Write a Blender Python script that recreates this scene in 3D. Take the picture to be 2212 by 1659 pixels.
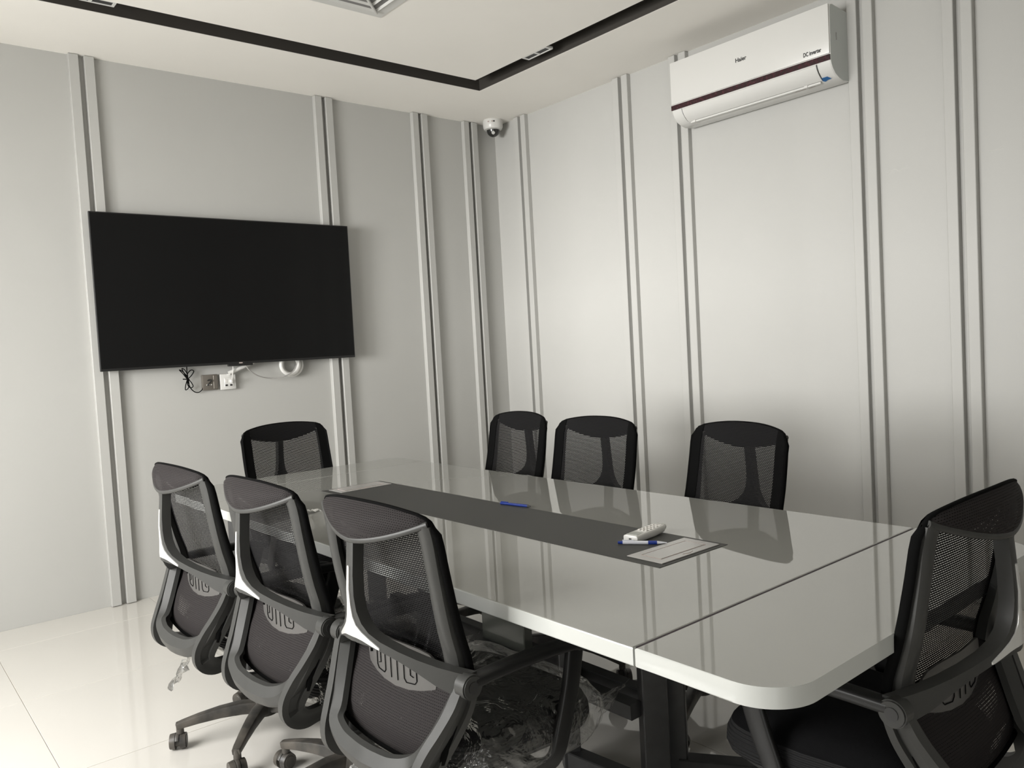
import bpy, bmesh, math, random
from math import sin, cos, pi, radians, sqrt
from mathutils import Vector, Matrix, noise
C = bpy.context.scene.collection
for o in list(bpy.data.objects): bpy.data.objects.remove(o)
random.seed(4)

# ---------------------------------------------------------------- camera
cam = bpy.data.objects.new('camera', bpy.data.cameras.new('camera')); C.objects.link(cam)
def cam_setup():
    f_px = 1722.96; a, b, c = radians(50.0631), radians(-2.7706), radians(-3.1698)
    f = Vector((cos(b)*cos(a), cos(b)*sin(a), sin(b)))
    rt = Vector((sin(a), -cos(a), 0)); up = rt.cross(f)
    r2 = rt*cos(c)+up*sin(c); u2 = -rt*sin(c)+up*cos(c)
    M = Matrix((r2, u2, -f)).transposed().to_4x4(); M.translation = Vector((-3.98257, -4.79885, 1.31621))
    cam.matrix_world = M
    cam.data.sensor_width = 36; cam.data.lens = f_px/2212*36; cam.data.clip_start = .02
cam_setup(); bpy.context.scene.camera = cam

# ---------------------------------------------------------------- world, window light, exposure
sc = bpy.context.scene
sc.view_settings.view_transform = 'Standard'; sc.view_settings.look = 'None'
sc.view_settings.gamma = 1; sc.view_settings.use_curve_mapping = False
sc.view_settings.exposure = 0.22
w = bpy.data.worlds.new('sky'); sc.world = w; w.use_nodes = True
w.node_tree.nodes['Background'].inputs[0].default_value = (.80, .90, 1, 1)
w.node_tree.nodes['Background'].inputs[1].default_value = 1.0
XL, YB, H = -5.6, -6.3, 3.0                     # left wall, back wall, ceiling height
WIN1 = dict(y0=-3.3, y1=-1.1, z0=.85, z1=2.35)   # daylight window in the left wall
WIN2 = dict(x0=-5.2, x1=-4.3, z0=.0, z1=2.1)   # glazed door in the back wall
def area(name, loc, rot, sx, sy, power, col=(1, 1, 1)):
    l = bpy.data.lights.new(name, 'AREA'); l.shape = 'RECTANGLE'; l.size = sx; l.size_y = sy; l.energy = power; l.color = col
    o = bpy.data.objects.new(name, l); C.objects.link(o); o.location = loc; o.rotation_euler = rot; return o
area('window_daylight', (XL+.03, (WIN1['y0']+WIN1['y1'])/2, (WIN1['z0']+WIN1['z1'])/2), (0, -pi/2+radians(34), 0), WIN1['z1']-WIN1['z0'], WIN1['y1']-WIN1['y0'], 165, (1, .985, .955))
# unseen lamp added outside, sized to shape the falloff through the window
area('added_outdoor_lamp', (XL-10, -4.1, 1.6), (0, -pi/2, 0), 3.6, 5.0, 2300, (1, .985, .96))
area('door_daylight', ((WIN2['x0']+WIN2['x1'])/2, YB+.03, (WIN2['z0']+WIN2['z1'])/2), (pi/2, 0, 0), WIN2['x1']-WIN2['x0'], WIN2['z1']-WIN2['z0'], 12, (1, .97, .92))

# ---------------------------------------------------------------- materials
def mat(name, col, rough=.5, metal=0, spec=.5, coat=0, noise_amt=0, noise_scale=8, bump=0, bump_scale=200, col2=None, detail=3):
    m = bpy.data.materials.new(name); m.use_nodes = True; nt = m.node_tree; b = nt.nodes['Principled BSDF']
    b.inputs['Base Color'].default_value = (*col, 1); b.inputs['Roughness'].default_value = rough
    b.inputs['Metallic'].default_value = metal; b.inputs['Specular IOR Level'].default_value = spec
    b.inputs['Coat Weight'].default_value = coat; b.inputs['Coat Roughness'].default_value = .03
    tc = nt.nodes.new('ShaderNodeTexCoord')
    if noise_amt or col2:
        n = nt.nodes.new('ShaderNodeTexNoise'); n.inputs['Scale'].default_value = noise_scale; n.inputs['Detail'].default_value = detail
        nt.links.new(tc.outputs['Object'], n.inputs['Vector'])
        r = nt.nodes.new('ShaderNodeValToRGB'); r.color_ramp.elements[0].position = .35; r.color_ramp.elements[1].position = .65
        c2 = col2 or tuple(min(1, x*(1+noise_amt)) for x in col); c1 = col if col2 else tuple(x*(1-noise_amt) for x in col)
        r.color_ramp.elements[0].color = (*c1, 1); r.color_ramp.elements[1].color = (*c2, 1)
        nt.links.new(n.outputs['Fac'], r.inputs['Fac']); nt.links.new(r.outputs['Color'], b.inputs['Base Color'])
    if bump:
        n2 = nt.nodes.new('ShaderNodeTexNoise'); n2.inputs['Scale'].default_value = bump_scale; n2.inputs['Detail'].default_value = 2
        nt.links.new(tc.outputs['Object'], n2.inputs['Vector'])
        bp = nt.nodes.new('ShaderNodeBump'); bp.inputs['Strength'].default_value = bump; bp.inputs['Distance'].default_value = .002
        nt.links.new(n2.outputs['Fac'], bp.inputs['Height']); nt.links.new(bp.outputs['Normal'], b.inputs['Normal'])
    return m
M = {}
M['wall'] = mat('wall_paint', (.455, .452, .432), .45, spec=.35, noise_amt=.012, noise_scale=1.5, bump=.08, bump_scale=90)
M['ceiling'] = mat('ceiling_paint', (.89, .865, .815), .8, spec=.2, noise_amt=.01, noise_scale=2)
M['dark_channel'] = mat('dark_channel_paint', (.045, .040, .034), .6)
M['tile'] = mat('floor_tile', (.60, .58, .54), .055, spec=.5, noise_amt=.015, noise_scale=1.1)
M['grout'] = mat('grout', (.34, .31, .27), .9)
M['lacquer'] = mat('white_lacquer', (.27, .27, .25), .018, spec=.9, noise_amt=.01, noise_scale=2)
M['lit_edge'] = mat('lacquer_lit_edge', (.47, .48, .46), .12, spec=.7)  # same lacquer as the top, lightened: light from the side put into its colour
M['runner'] = mat('grey_runner', (.052, .052, .049), .55, spec=.25, bump=.1, bump_scale=400)
M['seam'] = mat('seam_shadow', (.03, .02, .025), .8)
M['plate'] = mat('satin_plate', (.42, .41, .395), .22, metal=.35, spec=.5)
M['greygloss'] = mat('grey_green_lacquer', (.09, .095, .085), .12, spec=.5)
M['black_metal'] = mat('black_metal', (.022, .022, .022), .38, spec=.5, noise_amt=.15, noise_scale=30)
M['screen'] = mat('screen_glass', (.008, .008, .008), .08, spec=.12)
M['tv_black'] = mat('tv_black', (.012, .012, .012), .35)
M['white_plastic'] = mat('white_plastic', (.64, .635, .61), .28, spec=.5)
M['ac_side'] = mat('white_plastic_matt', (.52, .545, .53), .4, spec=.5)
M['maroon'] = mat('maroon_band', (.030, .006, .010), .25, spec=.6, noise_amt=.5, noise_scale=60)
M['black_print'] = mat('black_print', (.02, .02, .02), .5)
M['blue_tape'] = mat('blue_tape', (.05, .22, .52), .5)
M['label_grey'] = mat('label_grey', (.42, .35, .32), .6)
M['frame_plastic'] = mat('charcoal_plastic', (.037, .037, .035), .42, spec=.32, noise_amt=.05, noise_scale=12, bump=.05, bump_scale=500)
M['dark_plastic'] = mat('black_plastic', (.010, .010, .010), .36, spec=.35)
M['plate_plastic'] = mat('grey_lumbar_plastic', (.07, .067, .064), .42)
M['silver'] = mat('silver_trim', (.60, .60, .585), .22, metal=.25, spec=.6)
M['cushion'] = mat('black_fabric', (.0055, .0055, .006), .9, spec=.1, bump=.4, bump_scale=700)
M['piping'] = mat('black_piping', (.004, .004, .004), .9, spec=.05)
M['dusty'] = mat('dusty_plastic', (.022, .021, .019), .45, col2=(.085, .075, .063), noise_scale=14, detail=6)
M['blue_pen'] = mat('blue_pen', (.010, .03, .20), .25)
M['clear'] = mat('clear_barrel', (.55, .56, .60), .1, spec=.6)
M['key'] = mat('rubber_key', (.62, .60, .57), .5)
M['lcd'] = mat('lcd', (.33, .34, .31), .3)
M['socket_grey'] = mat('grey_socket', (.16, .145, .125), .35, metal=.3)
M['camera_dome'] = mat('smoked_dome', (.012, .012, .012), .06, spec=.8)
M['frame_white'] = mat('window_frame', (.7, .7, .68), .4)
M['diffuser_dark'] = mat('duct_grey', (.20, .195, .19), .7)

def ribbed():
    m = mat('ribbed_fabric', (.012, .012, .0125), .8, spec=.2); nt = m.node_tree; b = nt.nodes['Principled BSDF']
    tc = nt.nodes.new('ShaderNodeTexCoord'); wv = nt.nodes.new('ShaderNodeTexWave'); wv.bands_direction = 'Z'; wv.inputs['Scale'].default_value = 40
    nt.links.new(tc.outputs['Object'], wv.inputs['Vector'])
    bp = nt.nodes.new('ShaderNodeBump'); bp.inputs['Strength'].default_value = .9; bp.inputs['Distance'].default_value = .004
    nt.links.new(wv.outputs['Fac'], bp.inputs['Height']); nt.links.new(bp.outputs['Normal'], b.inputs['Normal'])
    return m
M['ribbed'] = ribbed()
def netting(name, col, pu, pv, hu, hv):
    """woven net: threads with real see-through holes, sizes in metres from the UV map"""
    m = bpy.data.materials.new(name); m.use_nodes = True; nt = m.node_tree; L = nt.links
    b = nt.nodes['Principled BSDF']; b.inputs['Base Color'].default_value = (*col, 1); b.inputs['Roughness'].default_value = .75; b.inputs['Specular IOR Level'].default_value = .12
    uv = nt.nodes.new('ShaderNodeUVMap'); sp = nt.nodes.new('ShaderNodeSeparateXYZ'); L.new(uv.outputs[0], sp.inputs[0])
    def mth(op, a, bb=None):
        n = nt.nodes.new('ShaderNodeMath'); n.operation = op
        for i, v in enumerate((a, bb)):
            if v is None: continue
            if isinstance(v, (int, float)): n.inputs[i].default_value = v
            else: L.new(v, n.inputs[i])
        return n.outputs[0]
    v = mth('DIVIDE', sp.outputs[1], pv); row = mth('FLOOR', v); fv = mth('ABSOLUTE', mth('SUBTRACT', mth('FRACT', v), .5))
    u = mth('ADD', mth('DIVIDE', sp.outputs[0], pu), mth('MULTIPLY', row, .5)); fu = mth('ABSOLUTE', mth('SUBTRACT', mth('FRACT', u), .5))
    hole = mth('MULTIPLY', mth('LESS_THAN', fv, hv/2), mth('LESS_THAN', fu, hu/2))
    tr = nt.nodes.new('ShaderNodeBsdfTransparent'); mx = nt.nodes.new('ShaderNodeMixShader')
    L.new(hole, mx.inputs[0]); L.new(b.outputs[0], mx.inputs[1]); L.new(tr.outputs[0], mx.inputs[2])
    L.new(mx.outputs[0], nt.nodes['Material Output'].inputs[0]); return m
M['net'] = netting('back_netting', (.009, .0087, .009), .0085, .0052, .72, .29)
M['net_head'] = netting('headrest_netting', (.021, .0185, .0185), .0062, .0052, .45, .2)
def film(name, fac, white=.12):
    m = bpy.data.materials.new(name); m.use_nodes = True; nt = m.node_tree; L = nt.links; nt.nodes.remove(nt.nodes['Principled BSDF'])
    tr = nt.nodes.new('ShaderNodeBsdfTransparent'); gl = nt.nodes.new('ShaderNodeBsdfGlossy'); gl.inputs['Roughness'].default_value = .13
    gl.inputs['Color'].default_value = (.95, .95, .93, 1)
    df = nt.nodes.new('ShaderNodeBsdfDiffuse'); df.inputs[0].default_value = (.8, .8, .78, 1)
    tc = nt.nodes.new('ShaderNodeTexCoord'); n = nt.nodes.new('ShaderNodeTexNoise'); n.inputs['Scale'].default_value = 9; n.inputs['Detail'].default_value = 3; n.inputs['Distortion'].default_value = 2.0
    L.new(tc.outputs['Object'], n.inputs['Vector'])
    bp = nt.nodes.new('ShaderNodeBump'); bp.inputs['Strength'].default_value = 1; bp.inputs['Distance'].default_value = .02
    L.new(n.outputs['Fac'], bp.inputs['Height']); L.new(bp.outputs['Normal'], gl.inputs['Normal'])
    lw = nt.nodes.new('ShaderNodeLayerWeight'); lw.inputs[0].default_value = .35; L.new(bp.outputs['Normal'], lw.inputs['Normal'])
    mr = nt.nodes.new('ShaderNodeMapRange'); mr.inputs['To Min'].default_value = fac*.25; mr.inputs['To Max'].default_value = min(1, fac*1.6); L.new(lw.outputs['Facing'], mr.inputs['Value'])
    a = nt.nodes.new('ShaderNodeMixShader'); a.inputs[0].default_value = white; L.new(tr.outputs[0], a.inputs[1]); L.new(df.outputs[0], a.inputs[2])
    c = nt.nodes.new('ShaderNodeMixShader'); L.new(mr.outputs[0], c.inputs[0]); L.new(a.outputs[0], c.inputs[1]); L.new(gl.outputs[0], c.inputs[2])
    L.new(c.outputs[0], nt.nodes['Material Output'].inputs[0]); return m
M['film'] = film('clear_plastic_film', .25, .01)
M['film_tail'] = film('crumpled_plastic_film', .6, .5)
M['glass'] = film('pane', .08, 0)

# ---------------------------------------------------------------- helpers
def obj(name, bm, m, parent=None, smooth=False, sharp=35):
    me = bpy.data.meshes.new(name); bmesh.ops.recalc_face_normals(bm, faces=bm.faces); bm.to_mesh(me); bm.free()
    ms = m if isinstance(m, (list, tuple)) else [m]
    for k in ms: me.materials.append(M[k])
    if smooth:
        for p in me.polygons: p.use_smooth = True
        me.set_sharp_from_angle(angle=radians(sharp))
    o = bpy.data.objects.new(name, me); C.objects.link(o)
    if parent: o.parent = parent
    return o
def thing(name, label, cat, loc=(0, 0, 0), rz=0, group=None):
    o = bpy.data.objects.new(name, None); C.objects.link(o); o.empty_display_size = .1
    o.location = loc; o.rotation_euler = (0, 0, rz); o['label'] = label; o['category'] = cat
    if group: o['group'] = group
    return o
def tag(o, label, cat, group=None):
    o['label'] = label; o['category'] = cat
    if group: o['group'] = group
    return o
def struct(name, bm, m, parent=None, smooth=False):
    o = obj(name, bm, m, parent, smooth)
    if not parent: o['kind'] = 'structure'
    return o
def box(bm, a, b, bev=0, seg=2, mi=0):
    a, b = Vector(a), Vector(b); c = (a+b)/2; s = b-a
    r = bmesh.ops.create_cube(bm, size=1, matrix=Matrix.Translation(c) @ Matrix.Diagonal((abs(s.x), abs(s.y), abs(s.z), 1)))
    vs = r['verts']
    if bev:
        es = list({e for v in vs for e in v.link_edges})
        rr = bmesh.ops.bevel(bm, geom=es, offset=bev, segments=seg, affect='EDGES', profile=.5)
        fs = rr['faces']
    if mi:
        for f in bm.faces:
            if all(min(a[i], b[i])-1e-5 <= f.calc_center_median()[i] <= max(a[i], b[i])+1e-5 for i in range(3)): f.material_index = mi
    return vs
def cyl(bm, p, q, r1, r2=None, n=20, cap=True):
    p, q = Vector(p), Vector(q); d = q-p; r2 = r1 if r2 is None else r2
    rot = d.to_track_quat('Z', 'Y').to_matrix().to_4x4()
    r = bmesh.ops.create_cone(bm, cap_ends=cap, segments=n, radius1=r1, radius2=r2, depth=d.length, matrix=Matrix.Translation((p+q)/2) @ rot)
    return r['verts']
def smooth_path(pts, n=6):
    """Catmull-Rom through the points"""
    P = [Vector(p) for p in pts]; out = []
    for i in range(len(P)-1):
        p0 = P[max(i-1, 0)]; p1 = P[i]; p2 = P[i+1]; p3 = P[min(i+2, len(P)-1)]
        for k in range(n):
            t = k/n; out.append(.5*((2*p1)+(p2-p0)*t+(2*p0-5*p1+4*p2-p3)*t*t+(-p0+3*p1-3*p2+p3)*t**3))
    out.append(P[-1]); return out
def sweep(bm, path, prof, side=None, cap=True, scales=None):
    """prof: list of (a,b): a along 'side' vector, b along tangent x side"""
    n = len(path); rings = []; prev = None
    for i, p in enumerate(path):
        t = (path[min(i+1, n-1)]-path[max(i-1, 0)]).normalized()
        if side is not None: s = Vector(side)
        else: s = prev if prev is not None else (Vector((0, 0, 1)) if abs(t.z) < .9 else Vector((1, 0, 0)))
        s = (s-t*s.dot(t)).normalized(); prev = s; u = t.cross(s)
        k = scales[i] if scales else 1
        ks = k if isinstance(k, tuple) else (k, k)
        rings.append([bm.verts.new(p+s*a*ks[0]+u*b*ks[1]) for a, b in prof])
    m = len(prof)
    for i in range(n-1):
        for j in range(m): bm.faces.new((rings[i][j], rings[i][(j+1) % m], rings[i+1][(j+1) % m], rings[i+1][j]))
    if cap: bm.faces.new(rings[0][::-1]); bm.faces.new(rings[-1])
def circ(r, n=8): return [(r*cos(2*pi*i/n), r*sin(2*pi*i/n)) for i in range(n)]
def rrect(w, h, r=.004, k=3):
    out = []
    for cx, cy, a0 in ((w/2-r, h/2-r, 0), (-w/2+r, h/2-r, 90), (-w/2+r, -h/2+r, 180), (w/2-r, -h/2+r, 270)):
        for i in range(k): a = radians(a0+90*i/(k-1)); out.append((cx+r*cos(a), cy+r*sin(a)))
    return out
def tube(bm, pts, r, n=8, sm=6): sweep(bm, smooth_path(pts, sm) if sm else [Vector(p) for p in pts], circ(r, n))
def grid(bm, fn, nu, nv, closed_u=False):
    vs = [[bm.verts.new(fn(i, j)) for i in range(nu)] for j in range(nv)]
    fs = []
    for j in range(nv-1):
        for i in range(nu-(0 if closed_u else 1)):
            fs.append(bm.faces.new((vs[j][i], vs[j][(i+1) % nu], vs[j+1][(i+1) % nu], vs[j+1][i])))
    return vs, fs
def prism(bm, poly, z0, z1, bev=0):
    b = [bm.verts.new((x, y, z0)) for x, y in poly]; t = [bm.verts.new((x, y, z1)) for x, y in poly]
    n = len(poly); fb = bm.faces.new(b[::-1]); ft = bm.faces.new(t)
    sides = [bm.faces.new((b[i], b[(i+1) % n], t[(i+1) % n], t[i])) for i in range(n)]
    if bev:
        es = [e for f in (fb, ft) for e in f.edges]
        bmesh.ops.bevel(bm, geom=es, offset=bev, segments=2, affect='EDGES', profile=.5)
    return sides
def B(): return bmesh.new()
def copy_tree(o, parent=None):
    c = o.copy(); C.objects.link(c); c.parent = parent
    for ch in [x for x in C.objects if x.parent == o]: copy_tree(ch, c)
    return c

# ---------------------------------------------------------------- the room
T = .15
bm = B(); box(bm, (XL-T, 0, -.05), (T, T, H+.3)); wall_back = struct('wall_far', bm, 'wall')
bm = B(); box(bm, (0, YB-T, -.05), (T, 0, H+.3)); wall_right = struct('wall_right', bm, 'wall')
bm = B()   # left wall with the window opening
W1 = WIN1
for a, b in (((XL-T, YB-T, -.05), (XL, W1['y0'], H+.3)), ((XL-T, W1['y1'], -.05), (XL, 0, H+.3)), ((XL-T, W1['y0'], -.05), (XL, W1['y1'], W1['z0'])), ((XL-T, W1['y0'], W1['z1']), (XL, W1['y1'], H+.3))): box(bm, a, b)
struct('wall_left', bm, 'wall')
bm = B(); W2 = WIN2
for a, b in (((XL, YB-T, -.05), (W2['x0'], YB, H+.3)), ((W2['x1'], YB-T, -.05), (0, YB, H+.3)), ((W2['x0'], YB-T, W2['z1']), (W2['x1'], YB, H+.3))): box(bm, a, b)
struct('wall_near', bm, 'wall')
bm = B()
for a, b in (((XL-.09, W1['y0'], W1['z0']), (XL-.04, W1['y0']+.05, W1['z1'])), ((XL-.09, W1['y1']-.05, W1['z0']), (XL-.04, W1['y1'], W1['z1'])), ((XL-.09, W1['y0'], W1['z0']), (XL-.04, W1['y1'], W1['z0']+.05)), ((XL-.09, W1['y0'], W1['z1']-.05), (XL-.04, W1['y1'], W1['z1'])), ((XL-.09, (W1['y0']+W1['y1'])/2-.03, W1['z0']), (XL-.04, (W1['y0']+W1['y1'])/2+.03, W1['z1']))): box(bm, a, b, .004)
wf = struct('window_1', bm, 'frame_white')
bm = B(); box(bm, (XL-.07, W1['y0']+.04, W1['z0']+.04), (XL-.064, W1['y1']-.04, W1['z1']-.04)); struct('pane', bm, 'glass', wf)
bm = B()
for a, b in (((W2['x0'], YB-.1, 0), (W2['x0']+.06, YB-.05, W2['z1'])), ((W2['x1']-.06, YB-.1, 0), (W2['x1'], YB-.05, W2['z1'])), ((W2['x0'], YB-.1, W2['z1']-.06), (W2['x1'], YB-.05, W2['z1'])), ((W2['x0'], YB-.1, 0), (W2['x1'], YB-.05, .1))): box(bm, a, b, .004)
df = struct('door_1', bm, 'frame_white')
bm = B(); box(bm, (W2['x0']+.05, YB-.08, .09), (W2['x1']-.05, YB-.074, W2['z1']-.05)); struct('pane', bm, 'glass', df)

# floor: slab under separate polished tiles
bm = B(); box(bm, (XL, YB, -.05), (0, 0, -.0015)); floor = struct('floor', bm, 'grout')
xs = [0, -.325, -.435, -1.17, -1.955, -2.74, -3.525, -4.31, -5.095, XL]
ys = [0, -.33, -1.1, -1.875, -2.65, -3.425, -4.2, -4.975, -5.75, YB]
cache = {}
for i in range(len(xs)-1):
    for j in range(len(ys)-1):
        sx = round(xs[i]-xs[i+1], 4); sy = round(ys[j]-ys[j+1], 4)
        if (sx, sy) not in cache:
            bm = B(); g = .0012; box(bm, (-sx/2+g, -sy/2+g, -.008), (sx/2-g, sy/2-g, 0), .0008, 1); t = obj('floor_tile', bm, 'tile', floor); cache[(sx, sy)] = t
        else:
            t = cache[(sx, sy)].copy(); C.objects.link(t)
        t.location = ((xs[i]+xs[i+1])/2, (ys[j]+ys[j+1])/2, 0)

# ceiling: outer border, recessed dark channel, inner panel
GO, GI, GD = .632, .785, .07      # channel outer / inner distance from the walls, depth
GL, GN = XL+.632, YB+.632
bm = B()
box(bm, (XL, -GO, H), (0, 0, H+.12)); box(bm, (-GO, YB, H), (0, -GO, H+.12)); box(bm, (XL, YB, H), (GL, -GO, H+.12)); box(bm, (GL, YB, H), (-GO, GN, H+.12))
ceil = struct('ceiling', bm, 'ceiling')
bm = B(); box(bm, (GL+.153, GN+.153, H), (-GI, -GI, H+.1)); struct('inner_panel', bm, 'ceiling', ceil)
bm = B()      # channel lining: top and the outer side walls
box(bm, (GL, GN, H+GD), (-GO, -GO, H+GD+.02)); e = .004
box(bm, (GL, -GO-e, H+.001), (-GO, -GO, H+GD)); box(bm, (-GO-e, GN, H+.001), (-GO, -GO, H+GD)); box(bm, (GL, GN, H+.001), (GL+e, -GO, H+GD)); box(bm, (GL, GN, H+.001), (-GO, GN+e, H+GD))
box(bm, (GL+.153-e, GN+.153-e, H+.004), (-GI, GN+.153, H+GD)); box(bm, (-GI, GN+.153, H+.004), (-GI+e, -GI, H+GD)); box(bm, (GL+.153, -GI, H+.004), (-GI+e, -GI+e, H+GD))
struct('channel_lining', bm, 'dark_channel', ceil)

# vertical battens in pairs
def batten_pair(parent, axis, s):
    for k in (0, 1):
        a = s - (0.078*k) if axis == 'y' else s + .077*k
        bm = B()
        if axis == 'y': box(bm, (-.035, a-.049, .003), (.001, a, H-.002), .0025, 1)
        else: box(bm, (a, -.035, .003), (a+.05, .001, H-.002), .0025, 1)
        obj('batten', bm, 'wall', parent)
for s in (-2.94, -1.521, -.772, -.322): batten_pair(wall_back, 'x', s)
for s in (-.262, -1.255, -1.712, -2.826, -3.27, -4.4, -4.85): batten_pair(wall_right, 'y', s)
for s in (-4.4,): batten_pair(wall_back, 'x', s)

# ceiling fittings
def scuff(parent, pts, label=None):
    bm = B(); tube(bm, pts, .0011, 4, 4); obj('scuff_mark', bm, 'white_plastic', parent)
scuff(wall_right, [(0, -2.99, 2.052), (0, -3.01, 2.062), (0, -3.03, 2.064), (0, -3.045, 2.056), (0, -3.07, 2.062), (0, -3.09, 2.072)])
scuff(wall_right, [(0, -3.44, 2.06), (0, -3.47, 2.062), (0, -3.50, 2.07)])
def linear_fitting(x, y, rz, label):
    t = thing('ceiling_light', label, 'light', (x, y, H+.006), rz, 'recessed twin fittings in the ceiling channel')
    bm = B()
    for a, b in (((-.105, -.028, -.006), (.105, -.020, .008)), ((-.105, .020, -.006), (.105, .028, .008)), ((-.105, -.020, -.006), (-.092, .020, .008)), ((.092, -.020, -.006), (.105, .020, .008)), ((-.007, -.020, -.006), (.007, .020, .008))): box(bm, a, b, .001, 1)
    obj('frame', bm, 'white_plastic', t)
    for s in (-1, 1):
        bm = B(); box(bm, (s*.0495-.043, -.021, -.002), (s*.0495+.043, .021, .007)); obj('dark_aperture', bm, 'black_print', t)
linear_fitting(-.753, -1.335, pi/2, 'small white twin ceiling fitting in the dark channel above the right wall')
linear_fitting(-2.985, -.757, 0, 'small white ceiling fitting in the dark channel at the top left')
def diffuser():
    S = .6; t = thing('air_diffuser', 'white square air diffuser in the ceiling at the top edge', 'vent', (-1.776-S/2, -1.292-S/2, H))
    def ring(bm, h, wd, z0, z1, zi):
        fn = []
        for r, z in ((h, z0), (h-.004, z1), (h-wd, zi), (h-wd, zi+.006), (h-.004, z1+.01)):
            fn.append([(r, r, z), (-r, r, z), (-r, -r, z), (r, -r, z)])
        vs = [[bm.verts.new(p) for p in ring_] for ring_ in fn]
        for a in range(5):
            for k in range(4): bm.faces.new((vs[a][k], vs[a][(k+1) % 4], vs[(a+1) % 5][(k+1) % 4], vs[(a+1) % 5][k]))
    bm = B(); ring(bm, S/2, .055, .0, -.004, -.005); obj('flange', bm, 'white_plastic', t)
    for i, h in enumerate((.238, .188, .138, .088)):
        bm = B(); ring(bm, h, .030, -.010, -.013, .014); obj('louvre', bm, 'white_plastic', t)
    bm = B(); box(bm, (-.05, -.05, -.018), (.05, .05, -.008), .003, 1); obj('centre_plate', bm, 'white_plastic', t)
    bm = B()
    for sx in (-1, 1):
        for sy in (-1, 1):
            sweep(bm, [Vector((sx*.05, sy*.05, -.014)), Vector((sx*.24, sy*.24, -.014))], rrect(.012, .012, .003))
    obj('corner_rib', bm, 'white_plastic', t)
    bm = B(); box(bm, (-.245, -.245, -.004), (.245, .245, -.001)); obj('duct_backing', bm, 'diffuser_dark', t)
diffuser()
def dome_camera():
    t = thing('security_camera', 'white dome security camera on the ceiling in the corner of the room', 'camera', (-.125, -.135, H))
    def lathe(bm, pr, n=32):
        grid(bm, lambda i, j: Vector((pr[j][0]*cos(2*pi*i/n), pr[j][0]*sin(2*pi*i/n), pr[j][1])), n, len(pr), True)
    bm = B(); lathe(bm, [(.0, 0), (.072, 0), (.075, -.006), (.074, -.05), (.066, -.068), (.05, -.073), (.0, -.073)]); obj('housing', bm, 'white_plastic', t, True)
    bm = B(); lathe(bm, [(.05, -.07)]+[(.048*cos(a), -.074-.048*sin(a)) for a in [radians(x) for x in range(0, 91, 10)]]); obj('dome', bm, 'camera_dome', t, True)
    bm = B(); d = Vector((-.6, -.72, -.35)).normalized(); c = Vector((0, 0, -.084))
    cyl(bm, c+d*.036, c+d*.0505, .014, .012); obj('lens', bm, 'silver', t, True)
    for k, a in enumerate((205, 228, 238)):
        bm = B(); box(bm, (.0715, -.006, -.028), (.0752, .006, -.018)); o = obj('port_mark', bm, 'black_print' if k == 2 else 'label_grey', t); o.rotation_euler = (0, 0, radians(a))
dome_camera()

# ---------------------------------------------------------------- television
def television():
    x0, x1, z0, z1 = -2.916, -1.377, 1.296, 2.156
    cx, cz = (x0+x1)/2, (z0+z1)/2; w, h = x1-x0, z1-z0
    t = thing('television', 'large black wall-mounted television, switched off, on the left wall', 'television', (cx, -.09, cz))
    t.rotation_euler = (radians(.6), 0, radians(-.3))
    bm = B(); box(bm, (-w/2, 0, -h/2), (w/2, .014, h/2), .003); obj('bezel', bm, 'tv_black', t)
    bm = B(); box(bm, (-w/2+.006, -.0012, -h/2+.014), (w/2-.006, .001, h/2-.006)); obj('screen', bm, 'screen', t)
    bm = B(); box(bm, (-w*.36, .012, -h*.42), (w*.36, .045, h*.2), .012); obj('rear_housing', bm, 'tv_black', t)
    bm = B(); box(bm, (-.075, .001, -h/2-.012), (.075, .022, -h/2+.001), .003); obj('sensor_bar', bm, 'tv_black', t)
    bm = B(); box(bm, (-.01, -.0016, -h/2+.003), (.01, 0, -h/2+.009)); obj('logo_plate', bm, 'label_grey', t)
    bm = B(); box(bm, (-.25, .045, -.1), (.25, .078, -.06)); box(bm, (-.25, .045, .06), (.25, .078, .1)); obj('wall_bracket', bm, 'black_metal', t)
television()
def socket(cx, cz, s, m, label, kind):
    t = thing('wall_socket', label, 'socket', (cx, 0, cz))
    bm = B(); box(bm, (-s/2, -.026, -s/2), (s/2, 0, s/2), .005); obj('backplate', bm, m, t, True)
    if kind:
        bm = B(); box(bm, (-.024, -.029, -.03), (.03, -.025, .022), .001, 1); obj('insert_panel', bm, 'white_plastic', t)
        for k in (-1, 1):
            bm = B(); box(bm, (k*.014-.006, -.0305, -.026), (k*.014+.008, -.0285, -.016)); obj('port', bm, 'black_print', t)
            bm = B(); box(bm, (k*.014-.006, -.0305, -.006), (k*.014+.008, -.0285, .014), .001, 1); obj('port_shutter', bm, 'key', t)
    else:
        bm = B(); box(bm, (.018, -.0285, -s/2+.006), (s/2-.006, -.0255, s/2-.006), .001, 1); obj('switch_plate', bm, m, t)
        for px, pz in ((-.008, -.012), (-.022, -.014), (.004, -.014)):
            bm = B(); cyl(bm, (px, -.0275, pz), (px, -.0255, pz), .0035, n=10); obj('pin_hole', bm, 'white_plastic', t)
        bm = B(); tube(bm, [(-.02, -.03, -.018), (-.008, -.031, -.004), (.0, -.032, .004), (.006, -.033, .012), (-.006, -.032, .016), (-.018, -.031, .012)], .0032, 6); obj('plug_cord', bm, 'black_print', t, True)
socket(-2.315, 1.196, .092, 'socket_grey', 'brown-grey wall socket with a black plug cord under the television', 0)
socket(-2.208, 1.193, .094, 'white_plastic', 'white data socket under the television, right of the grey one', 1)
bm = B()     # knotted black lead hanging by the left of the sockets
tube(bm, [(-2.452, -.05, 1.33), (-2.452, -.045, 1.25), (-2.45, -.04, 1.235)], .0028, 6)
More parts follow.
